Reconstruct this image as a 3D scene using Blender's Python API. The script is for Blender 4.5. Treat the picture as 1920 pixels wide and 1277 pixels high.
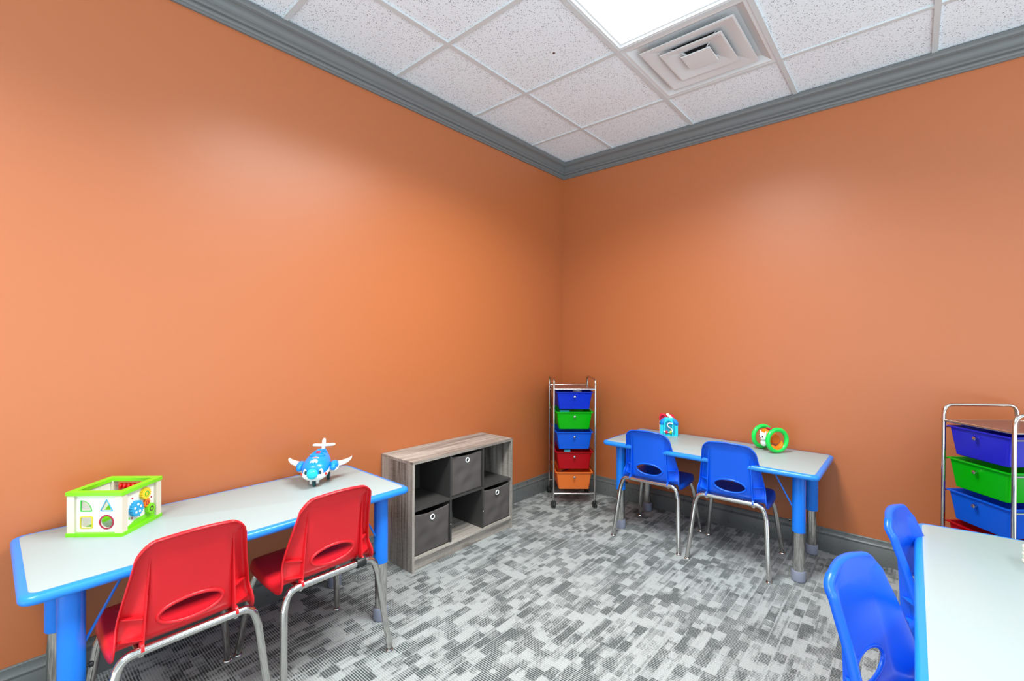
import bpy, bmesh, math, random
from math import sin, cos, pi, radians, sqrt, atan2
from mathutils import Vector, Matrix
random.seed(7)
for o in list(bpy.data.objects): bpy.data.objects.remove(o)
sc = bpy.context.scene
COL = sc.collection
# ------------------------------------------------------------------ camera
CX, CY, CZ = 2.2508, -3.2324, 1.2324
YAW, PIT, ROL, FPX = -.7178, -.0047, .0051, 862.6
f_ = Vector((sin(YAW)*cos(PIT), cos(YAW)*cos(PIT), sin(PIT)))
r_ = Vector((cos(YAW), -sin(YAW), 0)); u_ = r_.cross(f_)
r2 = r_*cos(ROL)+u_*sin(ROL); u2 = -r_*sin(ROL)+u_*cos(ROL)
cd = bpy.data.cameras.new('camera'); cam = bpy.data.objects.new('camera', cd); COL.objects.link(cam)
cd.sensor_width = 36; cd.lens = FPX/1920*36; cd.clip_start = .02
cam.matrix_world = Matrix(((r2.x, u2.x, -f_.x, CX), (r2.y, u2.y, -f_.y, CY), (r2.z, u2.z, -f_.z, CZ), (0, 0, 0, 1)))
sc.camera = cam
# ------------------------------------------------------------------ view, world
sc.view_settings.view_transform = 'Standard'; sc.view_settings.look = 'None'
sc.view_settings.exposure = -.07; sc.view_settings.gamma = 1; sc.view_settings.use_curve_mapping = False
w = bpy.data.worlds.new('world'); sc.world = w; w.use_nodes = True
# added fill through the open sides: dim above, bright below to light the ceiling
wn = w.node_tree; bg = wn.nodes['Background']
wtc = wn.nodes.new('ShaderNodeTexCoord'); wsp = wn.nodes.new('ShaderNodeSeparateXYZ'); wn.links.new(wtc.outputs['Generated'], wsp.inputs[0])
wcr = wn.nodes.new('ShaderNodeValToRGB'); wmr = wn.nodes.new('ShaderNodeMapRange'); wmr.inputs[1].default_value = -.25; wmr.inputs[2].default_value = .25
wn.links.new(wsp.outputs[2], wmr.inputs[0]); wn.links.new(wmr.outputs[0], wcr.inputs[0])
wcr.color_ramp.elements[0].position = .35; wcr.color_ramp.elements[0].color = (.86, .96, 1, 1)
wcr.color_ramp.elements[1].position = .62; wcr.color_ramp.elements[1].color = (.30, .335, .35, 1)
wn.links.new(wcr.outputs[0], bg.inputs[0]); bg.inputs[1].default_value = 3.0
LIGHT_STRENGTH = 1.6      # glow of the lens itself
LAMP_WATTS = 66           # each ceiling lamp
H = 2.696            # ceiling height
G = .61              # ceiling grid pitch
GX, GY = .4911, -.4933
XMAX, YMIN = 4.6, -5.2

# ------------------------------------------------------------------ materials
def lin(c):
    return tuple((x/255/12.92 if x/255 <= .04045 else ((x/255+.055)/1.055)**2.4) for x in c)+(1,)
def mat(name, rgb, rough=.5, metal=0, spec=.5, trans=0, emis=None, coat=0, linear=False, bump=None, ior=1.45):
    m = bpy.data.materials.new(name); m.use_nodes = True
    b = m.node_tree.nodes['Principled BSDF']
    b.inputs['Base Color'].default_value = rgb if linear else lin(rgb)
    b.inputs['Roughness'].default_value = rough; b.inputs['Metallic'].default_value = metal
    b.inputs['Specular IOR Level'].default_value = spec; b.inputs['Transmission Weight'].default_value = trans
    b.inputs['IOR'].default_value = ior
    b.inputs['Coat Weight'].default_value = coat
    if emis:
        b.inputs['Emission Color'].default_value = lin(emis[0]); b.inputs['Emission Strength'].default_value = emis[1]
    if metal: return m
    # every other material gets a faint procedural roughness variation
    nt = m.node_tree
    tc = nt.nodes.new('ShaderNodeTexCoord'); nz = nt.nodes.new('ShaderNodeTexNoise')
    nz.inputs['Scale'].default_value = bump[0] if bump else 30
    nz.inputs['Detail'].default_value = 4
    nt.links.new(tc.outputs['Object'], nz.inputs['Vector'])
    mr = nt.nodes.new('ShaderNodeMapRange'); mr.inputs[3].default_value = max(rough-.04, 0); mr.inputs[4].default_value = min(rough+.05, 1)
    nt.links.new(nz.outputs['Fac'], mr.inputs[0]); nt.links.new(mr.outputs[0], b.inputs['Roughness'])
    if bump:
        bp = nt.nodes.new('ShaderNodeBump'); bp.inputs['Strength'].default_value = bump[1]; bp.inputs['Distance'].default_value = bump[2]
        nt.links.new(nz.outputs['Fac'], bp.inputs['Height']); nt.links.new(bp.outputs[0], b.inputs['Normal'])
    return m
M = {}
M['wall'] = mat('orange_wall_paint', (178, 101, 56), .38, spec=.8, bump=(140, .12, .001))
M['trim'] = mat('grey_trim_paint', (108, 111, 112), .42, spec=.6)
M['base'] = mat('grey_baseboard_paint', (98, 102, 101), .28, spec=.6)
M['grid'] = mat('white_grid_metal', (204, 212, 216), .5)
M['vent'] = mat('white_diffuser_metal', (214, 220, 224), .45)
M['dark'] = mat('dark_duct', (95, 95, 96), .8)
M['lens'] = mat('light_lens', (255, 255, 255), .5, emis=((255, 254, 250), LIGHT_STRENGTH))
M['laminate'] = mat('white_laminate', (154, 168, 169), .35, spec=.5)
M['vinyl'] = mat('blue_vinyl_edge', (30, 128, 226), .3, spec=.55)
M['blue_metal'] = mat('blue_enamel', (16, 120, 232), .25, spec=.6)
M['chrome'] = mat('chrome', (205, 203, 200), .12, metal=1)
M['cap'] = mat('grey_plastic_cap', (128, 134, 152), .45)
M['black'] = mat('black_plastic', (28, 32, 32), .4)
M['red_shell'] = mat('red_plastic_shell', (214, 30, 40), .33, spec=.5, bump=(900, .05, .0003))
M['blue_shell'] = mat('blue_plastic_shell', (8, 92, 226), .33, spec=.5, bump=(900, .05, .0003))
M['fabric'] = mat('charcoal_fabric', (84, 80, 78), .9, bump=(700, .4, .0006), spec=.2)
M['dark_board'] = mat('dark_board', (60, 58, 57), .5)
M['white_board'] = mat('white_toy_paint', (235, 236, 228), .45)
M['pale_wood'] = mat('pale_wood', (216, 208, 190), .5)
M['lime'] = mat('lime_green_paint', (120, 212, 24), .35)
M['green2'] = mat('green_paint', (60, 178, 60), .4)
M['sky'] = mat('sky_blue_paint', (40, 160, 215), .4)
M['yellow'] = mat('yellow_paint', (240, 205, 40), .4)
M['olive'] = mat('mustard_paint', (205, 190, 45), .4)
M['maroon'] = mat('maroon_paint', (165, 25, 60), .4)
M['orange'] = mat('orange_plastic', (250, 125, 20), .3)
M['orange_dk'] = mat('brown_orange_plastic', (200, 95, 15), .35)
M['redbead'] = mat('red_bead', (215, 15, 15), .2)
M['steel'] = mat('steel_rod', (150, 150, 150), .3, metal=1)
M['toyblue'] = mat('toy_blue', (20, 140, 240), .25)
M['toywhite'] = mat('toy_white', (240, 243, 240), .3)
M['toycyan'] = mat('toy_cyan', (30, 205, 225), .25)
M['teal'] = mat('teal_panel', (20, 150, 185), .4)
M['wheel'] = mat('dark_green_wheel', (10, 70, 72), .5)
M['button'] = mat('red_button', (215, 40, 35), .3)
M['ring'] = mat('green_ring', (20, 215, 80), .18, spec=.7)
M['purple'] = mat('purple_red_bead', (170, 15, 60), .15)
M['toyred'] = mat('toy_red', (222, 22, 60), .3)
M['lime2'] = mat('lime_bead', (170, 215, 60), .3)
M['card'] = mat('pale_green_card', (206, 222, 200), .5)
M['card2'] = mat('cream_card', (226, 226, 205), .5)
M['contents'] = mat('cyan_plastic_piece', (70, 190, 215), .3)
M['contents2'] = mat('white_paper_piece', (225, 230, 232), .6)
M['ink'] = mat('dark_mark', (70, 40, 45), .5)

def plastic(name, rgb, fac=.35):
    """translucent coloured drawer plastic"""
    m = mat(name, rgb, .22, spec=.5)
    nt = m.node_tree; b = nt.nodes['Principled BSDF']; out = nt.nodes['Material Output']
    t = nt.nodes.new('ShaderNodeBsdfTranslucent'); t.inputs[0].default_value = lin(rgb)
    tr = nt.nodes.new('ShaderNodeBsdfTransparent'); tr.inputs[0].default_value = lin(rgb)
    m1 = nt.nodes.new('ShaderNodeMixShader'); m1.inputs[0].default_value = fac
    m2 = nt.nodes.new('ShaderNodeMixShader'); m2.inputs[0].default_value = .14
    nt.links.new(b.outputs[0], m1.inputs[1]); nt.links.new(t.outputs[0], m1.inputs[2])
    nt.links.new(m1.outputs[0], m2.inputs[1]); nt.links.new(tr.outputs[0], m2.inputs[2])
    nt.links.new(m2.outputs[0], out.inputs[0])
    return m
M['d_blue'] = plastic('royal_blue_drawer_plastic', (12, 60, 225))
M['d_violet'] = plastic('violet_blue_drawer_plastic', (48, 48, 222))
M['d_green'] = plastic('green_drawer_plastic', (10, 205, 10))
M['d_sky'] = plastic('sky_blue_drawer_plastic', (20, 110, 240))
M['d_red'] = plastic('red_drawer_plastic', (205, 14, 30))
M['d_orange'] = plastic('orange_drawer_plastic', (250, 142, 62))
M['d_top'] = plastic('smoky_top_plastic', (150, 105, 95), .2)

def N(nt, t, **kw):
    n = nt.nodes.new(t)
    for k, v in kw.items(): setattr(n, k, v)
    return n
def wood(name, axis):
    m = mat(name, (150, 145, 138), .5)
    nt = m.node_tree; b = nt.nodes['Principled BSDF']; L = nt.links.new
    tc = N(nt, 'ShaderNodeTexCoord')
    mp = N(nt, 'ShaderNodeMapping'); s = [60, 60, 60]; s[axis] = 2.6; mp.inputs['Scale'].default_value = s
    L(tc.outputs['Object'], mp.inputs['Vector'])
    n1 = N(nt, 'ShaderNodeTexNoise'); n1.inputs['Scale'].default_value = 1; n1.inputs['Detail'].default_value = 8; n1.inputs['Distortion'].default_value = .6
    L(mp.outputs[0], n1.inputs['Vector'])
    mp2 = N(nt, 'ShaderNodeMapping'); s2 = [11, 11, 11]; s2[axis] = .9; mp2.inputs['Scale'].default_value = s2
    L(tc.outputs['Object'], mp2.inputs['Vector'])
    n2 = N(nt, 'ShaderNodeTexNoise'); n2.inputs['Scale'].default_value = 1; n2.inputs['Detail'].default_value = 3
    L(mp2.outputs[0], n2.inputs['Vector'])
    mp3 = N(nt, 'ShaderNodeMapping'); s3 = [25, 25, 25]; s3[axis] = 330; mp3.inputs['Scale'].default_value = s3
    L(tc.outputs['Object'], mp3.inputs['Vector'])
    n3 = N(nt, 'ShaderNodeTexNoise'); n3.inputs['Scale'].default_value = 1; n3.inputs['Detail'].default_value = 2
    L(mp3.outputs[0], n3.inputs['Vector'])
    a = N(nt, 'ShaderNodeMath', operation='ADD'); L(n1.outputs['Fac'], a.inputs[0]); L(n2.outputs['Fac'], a.inputs[1])
    a3 = N(nt, 'ShaderNodeMath', operation='MULTIPLY_ADD'); L(n3.outputs['Fac'], a3.inputs[0]); a3.inputs[1].default_value = .35; L(a.outputs[0], a3.inputs[2])
    cr = N(nt, 'ShaderNodeValToRGB')
    cr.color_ramp.elements[0].position = .82; cr.color_ramp.elements[0].color = lin((84, 76, 70))
    cr.color_ramp.elements[1].position = 1.38; cr.color_ramp.elements[1].color = lin((186, 179, 170))
    mr = N(nt, 'ShaderNodeMapRange'); mr.inputs[1].default_value = .82; mr.inputs[2].default_value = 1.5; L(a3.outputs[0], mr.inputs[0])
    cr.color_ramp.elements[0].position = .05; cr.color_ramp.elements[1].position = .95
    L(mr.outputs[0], cr.inputs[0]); L(cr.outputs[0], b.inputs['Base Color'])
    bp = N(nt, 'ShaderNodeBump'); bp.inputs['Strength'].default_value = .25; bp.inputs['Distance'].default_value = .001
    L(n1.outputs['Fac'], bp.inputs['Height']); L(bp.outputs[0], b.inputs['Normal'])
    return m
M['wood_y'] = wood('grey_oak_grain_along', 1)
M['wood_z'] = wood('grey_oak_grain_upright', 2)

def carpet():
    m = mat('grey_block_carpet', (150, 152, 150), .95, spec=.1)
    nt = m.node_tree; b = nt.nodes['Principled BSDF']; L = nt.links.new
    tc = N(nt, 'ShaderNodeTexCoord'); sp = N(nt, 'ShaderNodeSeparateXYZ'); L(tc.outputs['Object'], sp.inputs[0])
    def math(op, a, b_=None, c=None):
        n = N(nt, 'ShaderNodeMath', operation=op)
        for i, v in enumerate((a, b_, c)):
            if v is None: continue
            if isinstance(v, (int, float)): n.inputs[i].default_value = v
            else: L(v, n.inputs[i])
        return n.outputs[0]
    def cells(cw, cl, seed, jit):
        # columns run along y; inside each, blocks of different length
        xw = math('ADD', sp.outputs[0], math('MULTIPLY', jit, .004))
        col = math('FLOOR', math('DIVIDE', xw, cw))
        wn = N(nt, 'ShaderNodeTexWhiteNoise', noise_dimensions='2D')
        cb = N(nt, 'ShaderNodeCombineXYZ'); L(col, cb.inputs[0]); cb.inputs[1].default_value = seed; L(cb.outputs[0], wn.inputs['Vector'])
        off = wn.outputs['Value']
        yy = math('ADD', math('DIVIDE', sp.outputs[1], cl), math('MULTIPLY', off, 17.3))
        row = math('FLOOR', yy)
        wn2 = N(nt, 'ShaderNodeTexWhiteNoise', noise_dimensions='3D')
        cb2 = N(nt, 'ShaderNodeCombineXYZ'); L(col, cb2.inputs[0]); L(row, cb2.inputs[1]); cb2.inputs[2].default_value = seed
        L(cb2.outputs[0], wn2.inputs['Vector'])
        return wn2.outputs['Value']
    nz = N(nt, 'ShaderNodeTexNoise'); nz.inputs['Scale'].default_value = 260; nz.inputs['Detail'].default_value = 3; L(tc.outputs['Object'], nz.inputs['Vector'])
    jit = math('SUBTRACT', nz.outputs['Fac'], .5)
    a = cells(.044, .066, 1.3, jit); c = cells(.029, .041, 5.7, jit); d = cells(.011, .21, 9.1, jit)
    v = math('ADD', math('ADD', math('MULTIPLY', a, .50), math('MULTIPLY', c, .30)), math('MULTIPLY', d, .20))
    blk = N(nt, 'ShaderNodeMapRange'); blk.inputs[1].default_value = .32; blk.inputs[2].default_value = .64; blk.inputs[4].default_value = .92; L(v, blk.inputs[0])  # 0 light, 1 dark
    # pale gaps between the columns
    fr = math('FRACT', math('DIVIDE', math('ADD', sp.outputs[0], math('MULTIPLY', jit, .004)), .044))
    gap = math('MULTIPLY', math('GREATER_THAN', math('ABSOLUTE', math('SUBTRACT', fr, .5)), .42), math('GREATER_THAN', cells(.044, .23, 33.0, jit), .5))
    keep = math('SUBTRACT', 1.0, math('MULTIPLY', gap, .75))
    # ribs running along x
    rib = math('SINE', math('MULTIPLY', math('ADD', sp.outputs[1], math('MULTIPLY', jit, .0022)), 2*pi/.0088))
    ribm = N(nt, 'ShaderNodeMapRange'); ribm.inputs[1].default_value = -.25; ribm.inputs[2].default_value = .6; L(rib, ribm.inputs[0])
    rs = cells(.075, .11, 21.0, jit)
    rstr = N(nt, 'ShaderNodeMapRange'); rstr.inputs[1].default_value = .2; rstr.inputs[2].default_value = .6; rstr.inputs[3].default_value = .45; L(rs, rstr.inputs[0])
    ribd = math('MULTIPLY', ribm.outputs[0], rstr.outputs[0])
    dark = math('MULTIPLY', math('MULTIPLY', blk.outputs[0], keep), math('SUBTRACT', 1.0, math('MULTIPLY', ribd, .8)))
    nz2 = N(nt, 'ShaderNodeTexNoise'); nz2.inputs['Scale'].default_value = 300; nz2.inputs['Detail'].default_value = 2; L(tc.outputs['Object'], nz2.inputs['Vector'])
    dark2 = math('ADD', dark, math('MULTIPLY', math('SUBTRACT', nz2.outputs['Fac'], .5), 1.9))
    dark3 = math('ADD', dark2, math('MULTIPLY', math('SUBTRACT', 1.0, ribm.outputs[0]), .2))
    cr = N(nt, 'ShaderNodeValToRGB')
    cr.color_ramp.elements[0].position = 0; cr.color_ramp.elements[0].color = lin((162, 167, 166))
    cr.color_ramp.elements[1].position = 1; cr.color_ramp.elements[1].color = lin((62, 67, 67))
    L(dark3, cr.inputs[0]); L(cr.outputs[0], b.inputs['Base Color'])
    bp = N(nt, 'ShaderNodeBump'); bp.inputs['Strength'].default_value = .5; bp.inputs['Distance'].default_value = .002
    L(nz.outputs['Fac'], bp.inputs['Height']); L(bp.outputs[0], b.inputs['Normal'])
    return m
M['carpet'] = carpet()
def tile():
    m = mat('acoustic_tile', (226, 228, 230), .9, spec=.1)
    nt = m.node_tree; b = nt.nodes['Principled BSDF']; L = nt.links.new
    tc = N(nt, 'ShaderNodeTexCoord')
    outs = []
    for k, (ang, sx, sy, th) in enumerate([(.5, 62, 130, .17), (-.9, 125, 60, .17), (1.9, 70, 110, .15), (.1, 95, 95, .11)]):
        mp = N(nt, 'ShaderNodeMapping'); mp.inputs['Rotation'].default_value = (0, 0, ang); mp.inputs['Scale'].default_value = (sx, sy, 1); mp.inputs['Location'].default_value = (k*3.3, k*1.7, 0)
        L(tc.outputs['Object'], mp.inputs['Vector'])
        vo = N(nt, 'ShaderNodeTexVoronoi'); vo.voronoi_dimensions = '2D'; vo.inputs['Scale'].default_value = 1; L(mp.outputs[0], vo.inputs['Vector'])
        # only some of the cells carry a pit
        sx_ = N(nt, 'ShaderNodeSeparateXYZ'); L(vo.outputs['Color'], sx_.inputs[0])
        keep = N(nt, 'ShaderNodeMath', operation='GREATER_THAN'); keep.inputs[1].default_value = .66; L(sx_.outputs[0], keep.inputs[0])
        rad = N(nt, 'ShaderNodeMath', operation='MULTIPLY'); rad.inputs[1].default_value = th*1.35; L(sx_.outputs[1], rad.inputs[0])
        lt = N(nt, 'ShaderNodeMath', operation='LESS_THAN'); L(vo.outputs['Distance'], lt.inputs[0]); L(rad.outputs[0], lt.inputs[1])
        mu = N(nt, 'ShaderNodeMath', operation='MULTIPLY'); L(keep.outputs[0], mu.inputs[0]); L(lt.outputs[0], mu.inputs[1])
        outs.append(mu.outputs[0])
    s = outs[0]
    for q in outs[1:]:
        mx = N(nt, 'ShaderNodeMath', operation='MAXIMUM'); L(s, mx.inputs[0]); L(q, mx.inputs[1]); s = mx.outputs[0]
    mix = N(nt, 'ShaderNodeMix', data_type='RGBA'); mix.inputs['A'].default_value = lin((233, 245, 254)); mix.inputs['B'].default_value = lin((120, 126, 132))
    L(s, mix.inputs['Factor']); L(mix.outputs['Result'], b.inputs['Base Color'])
    return m
M['tile'] = tile()

# ------------------------------------------------------------------ mesh helpers
class MB:
    def __init__(s): s.v = []; s.f = []
    def add(s, vs, fs):
        n = len(s.v); s.v += [tuple(v) for v in vs]; s.f += [tuple(i+n for i in f) for f in fs]; return s
    def box(s, a, b):
        x0, y0, z0 = a; x1, y1, z1 = b
        x0, x1 = min(x0, x1), max(x0, x1); y0, y1 = min(y0, y1), max(y0, y1); z0, z1 = min(z0, z1), max(z0, z1)
        return s.add([(x0, y0, z0), (x1, y0, z0), (x1, y1, z0), (x0, y1, z0), (x0, y0, z1), (x1, y0, z1), (x1, y1, z1), (x0, y1, z1)],
                     [(0, 3, 2, 1), (4, 5, 6, 7), (0, 1, 5, 4), (1, 2, 6, 5), (2, 3, 7, 6), (3, 0, 4, 7)])
    def tube(s, pts, r, n=14, closed=False, caps=True):
        P = [Vector(p) for p in pts]; m = len(P)
        rs = r if isinstance(r, (list, tuple)) else [r]*m
        T = []
        for i in range(m):
            a = P[(i-1) % m] if (closed or i > 0) else P[i]; b = P[(i+1) % m] if (closed or i < m-1) else P[i]
            T.append((b-a).normalized())
        up = Vector((0, 0, 1)) if abs(T[0].z) < .9 else Vector((1, 0, 0))
        nrm = (up - T[0]*up.dot(T[0])).normalized()
        vs = []
        for i in range(m):
            nrm = (nrm - T[i]*nrm.dot(T[i])).normalized(); bn = T[i].cross(nrm)
            for k in range(n):
                a = 2*pi*k/n; vs.append(P[i] + (nrm*cos(a)+bn*sin(a))*rs[i])
        fs = []
        for i in range(m if closed else m-1):
            j = (i+1) % m
            for k in range(n): fs.append((i*n+k, i*n+(k+1) % n, j*n+(k+1) % n, j*n+k))
        if caps and not closed:
            fs.append(tuple(reversed(range(n)))); fs.append(tuple((m-1)*n+k for k in range(n)))
        return s.add(vs, fs)
    def lathe(s, prof, c=(0, 0, 0), n=28, axis=(0, 0, 1)):
        ax = Vector(axis).normalized(); up = Vector((0, 0, 1)) if abs(ax.z) < .9 else Vector((1, 0, 0))
        a1 = (up-ax*up.dot(ax)).normalized(); a2 = ax.cross(a1); c = Vector(c)
        vs = []
        for r, h in prof:
            for k in range(n):
                a = 2*pi*k/n; vs.append(c+ax*h+(a1*cos(a)+a2*sin(a))*max(r, 1e-5))
        fs = []
        for i in range(len(prof)-1):
            for k in range(n): fs.append((i*n+k, i*n+(k+1) % n, (i+1)*n+(k+1) % n, (i+1)*n+k))
        fs.append(tuple(reversed(range(n)))); fs.append(tuple((len(prof)-1)*n+k for k in range(n)))
        return s.add(vs, fs)
    def ell(s, c, r, n=24, m=14, z0=-1, z1=1, xf=None):
        vs = []; fs = []
        a0 = math.asin(z0); a1 = math.asin(z1)
        for i in range(m+1):
            a = a0+(a1-a0)*i/m
            for k in range(n):
                t = 2*pi*k/n; p = Vector((r[0]*cos(a)*cos(t), r[1]*cos(a)*sin(t), r[2]*sin(a)))
                if xf: p = xf @ p
                vs.append(Vector(c)+p)
        for i in range(m):
            for k in range(n): fs.append((i*n+k, i*n+(k+1) % n, (i+1)*n+(k+1) % n, (i+1)*n+k))
        fs.append(tuple(reversed(range(n)))); fs.append(tuple(m*n+k for k in range(n)))
        return s.add(vs, fs)
    def prism(s, poly, z0, z1):
        n = len(poly)
        return s.add([(x, y, z0) for x, y in poly]+[(x, y, z1) for x, y in poly],
                     [tuple(reversed(range(n))), tuple(range(n, 2*n))]+[(i, (i+1) % n, n+(i+1) % n, n+i) for i in range(n)])
    def loops(s, rings, cap0=True, cap1=True):
        n = len(rings[0]); vs = [p for r in rings for p in r]; fs = []
        for i in range(len(rings)-1):
            for k in range(n): fs.append((i*n+k, i*n+(k+1) % n, (i+1)*n+(k+1) % n, (i+1)*n+k))
        if cap0: fs.append(tuple(reversed(range(n))))
        if cap1: fs.append(tuple((len(rings)-1)*n+k for k in range(n)))
        return s.add(vs, fs)
    def build(s, name, m, parent=None, smooth=35, bevel=0, xf=None, solid=0, merge=False, solid_off=-1):
        me = bpy.data.meshes.new(name)
        vs = [xf @ Vector(v) for v in s.v] if xf else s.v
        me.from_pydata([tuple(v) for v in vs], [], s.f); me.validate()
        bm = bmesh.new(); bm.from_mesh(me)
        if merge: bmesh.ops.remove_doubles(bm, verts=bm.verts, dist=1e-5)
        bmesh.ops.recalc_face_normals(bm, faces=bm.faces); bm.to_mesh(me); bm.free()
        me.materials.append(M[m] if isinstance(m, str) else m)
        if smooth:
            for p in me.polygons: p.use_smooth = True
            me.set_sharp_from_angle(angle=radians(smooth))
        o = bpy.data.objects.new(name, me); COL.objects.link(o)
        if parent: o.parent = parent
        if solid:
            md = o.modifiers.new('solid', 'SOLIDIFY'); md.thickness = solid; md.offset = solid_off
        if bevel:
            md = o.modifiers.new('bevel', 'BEVEL'); md.width = bevel; md.segments = 3; md.limit_method = 'ANGLE'; md.angle_limit = radians(40)
            md.harden_normals = False
        return o
def tag(o, label=None, cat=None, group=None, kind=None):
    if label: o['label'] = label
    if cat: o['category'] = cat
    if group: o['group'] = group
    if kind: o['kind'] = kind
    return o
def thing(name, label, cat, loc=(0, 0, 0), rz=0, group=None):
    o = bpy.data.objects.new(name, None); COL.objects.link(o); o.empty_display_size = .05
    o.location = loc; o.rotation_euler = (0, 0, rz)
    return tag(o, label, cat, group)
def copy_tree(o, parent=None):
    c = o.copy(); COL.objects.link(c)
    if parent: c.parent = parent
    for ch in list(o.children): copy_tree(ch, c)
    return c
def arc(cx, cy, r, a0, a1, n=8):
    return [(cx+r*cos(a0+(a1-a0)*i/n), cy+r*sin(a0+(a1-a0)*i/n)) for i in range(n+1)]
def rrect(x0, y0, x1, y1, r, n=6):
    return arc(x1-r, y0+r, r, -pi/2, 0, n)+arc(x1-r, y1-r, r, 0, pi/2, n)+arc(x0+r, y1-r, r, pi/2, pi, n)+arc(x0+r, y0+r, r, pi, 1.5*pi, n)
def fillet(pts, r, n=6):
    """round the corners of an open 3-D polyline"""
    P = [Vector(p) for p in pts]; out = [P[0]]
    for i in range(1, len(P)-1):
        a = (P[i-1]-P[i]); b = (P[i+1]-P[i]); d = min(r, a.length*.49, b.length*.49)
        p0 = P[i]+a.normalized()*d; p2 = P[i]+b.normalized()*d
        for k in range(n+1):
            t = k/n; out.append(p0*(1-t)**2+P[i]*2*t*(1-t)+p2*t*t)
    out.append(P[-1]); return out
def plate(name, outlines, thick, m, parent, xf, bevel=0):
    """flat plate with holes: first outline outside, the others holes; built through a filled 2-D curve"""
    cu = bpy.data.curves.new(name, 'CURVE'); cu.dimensions = '2D'; cu.fill_mode = 'BOTH'; cu.extrude = thick/2
    cu.bevel_depth = bevel
    for ol in outlines:
        sp = cu.splines.new('POLY'); sp.points.add(len(ol)-1); sp.use_cyclic_u = True
        for p, (x, y) in zip(sp.points, ol): p.co = (x, y, 0, 1)
    tmp = bpy.data.objects.new('tmp', cu); COL.objects.link(tmp)
    me = bpy.data.meshes.new_from_object(tmp.evaluated_get(bpy.context.evaluated_depsgraph_get()))
    bpy.data.objects.remove(tmp); bpy.data.curves.remove(cu)
    me.name = name; me.transform(xf); me.materials.clear(); me.materials.append(M[m])
    o = bpy.data.objects.new(name, me); COL.objects.link(o); o.parent = parent
    return o

# ------------------------------------------------------------------ room shell
tag(MB().box((-.1, 0.1, -.1), (4.0, -4.4, 0)).build('floor', 'carpet', smooth=0), 'grey block-patterned carpet with fine ribs', kind='structure')
tag(MB().box((-.12, YMIN, 0), (0, .12, H+.15)).build('wall_left', 'wall', smooth=0), 'satin orange painted wall on the left', kind='structure')
tag(MB().box((0, 0, 0), (XMAX, .12, H+.15)).build('wall_right', 'wall', smooth=0), 'satin orange painted wall on the right', kind='structure')
# ceiling tiles between grid bars, with openings for the light and the air diffuser
xs = [0]+[GX+i*G for i in range(0, 7)]+[XMAX]
ys = [0]+[GY-i*G for i in range(0, 8)]+[YMIN]
LIGHTS = [(1, 1), (5, 1), (1, 5), (5, 5)]       # grid cell (ix, iy) of the first half of each 2 x 4 ft fixture
skip = {(2, 1)}
for a, b in LIGHTS: skip |= {(a+1, b+1), (a+1, b+2)}
# cells are indexed so that cell (i, j) lies between xs[i], xs[i+1] and ys[j], ys[j+1]
c = MB()
for i in range(len(xs)-1):
    for j in range(len(ys)-1):
        if (i, j) in skip: continue
        c.box((xs[i], ys[j], H+.006), (xs[i+1], ys[j+1], H+.02))
ceil_ = tag(c.build('ceiling', 'tile', smooth=0), 'white speckled acoustic tile ceiling', kind='structure')
for hx_, hy_, hr in ((.846, -1.307, .007), (.80, -1.36, .003), (.815, -1.33, .0025)):
    MB().lathe([(hr, 0), (hr*.8, .0008)], (hx_, hy_, H+.0052), 12).build('chipped_hole', 'ink', ceil_)
g = MB()
for x in xs[1:-1]: g.box((x-.012, YMIN, H-.001), (x+.012, 0, H+.0065))
for k, y in enumerate(ys[1:-1]):
    cuts = [(xs[a+1], xs[a+2]) for a, b in LIGHTS if b+1 == k]      # the 2 x 4 ft fixtures span this bar
    x = 0
    for c0_, c1_ in cuts+[(XMAX, XMAX)]:
        g.box((x, y-.012, H-.0005), (c0_, y+.012, H+.0062)); x = c1_
tag(g.build('trim_1', 'grid', smooth=0), 'white metal ceiling grid', kind='structure')
def molding(name, prof, m, side, label):
    """profile (d from wall, z) swept along the wall, mitred in the corner"""
    a = MB(); n = len(prof)
    if side == 'left':
        r0 = [(d, -d, z) for d, z in prof]; r1 = [(d, YMIN, z) for d, z in prof]
    else:
        r0 = [(d, -d, z) for d, z in prof]; r1 = [(XMAX, -d, z) for d, z in prof]
    a.loops([r0, r1])
    return tag(a.build(name, m, smooth=28), label, kind='structure')
D0 = H-.118
crown = [(0, H), (0, D0), (.010, D0), (.0105, D0+.010), (.016, D0+.013), (.0185, D0+.020), (.0185, D0+.024), (.013, D0+.0275), (.013, D0+.031), (.022, D0+.034),
         (.026, D0+.040), (.026, D0+.045), (.020, D0+.049), (.020, D0+.054)]
crown += [(.022+.026*(1-cos(a)), D0+.056+.034*sin(a)) for a in [k*pi/2/6 for k in range(0, 7)]]
crown += [(.050, D0+.092), (.056, D0+.094), (.0595, D0+.101), (.060, D0+.106), (.060, D0+.118)]
molding('trim_2', crown, 'trim', 'left', 'grey stepped crown moulding along the left wall')
molding('trim_3', crown, 'trim', 'right', 'grey stepped crown moulding along the right wall')
basep = [(0, 0), (.017, 0), (.017, .088), (.0155, .092), (.0150, .096), (.0165, .099), (.0165, .104)]
basep += [(.0165-.009*sin(a)**1.0*1.0, .104+.024*(1-cos(a))) for a in [k*pi/2/6 for k in range(1, 7)]]
basep += [(.0075, .132), (.005, .136), (0, .136)]
molding('baseboard_left', basep, 'base', 'left', 'dark grey moulded baseboard along the left wall')
molding('baseboard_right', basep, 'base', 'right', 'dark grey moulded baseboard along the right wall')

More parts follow.
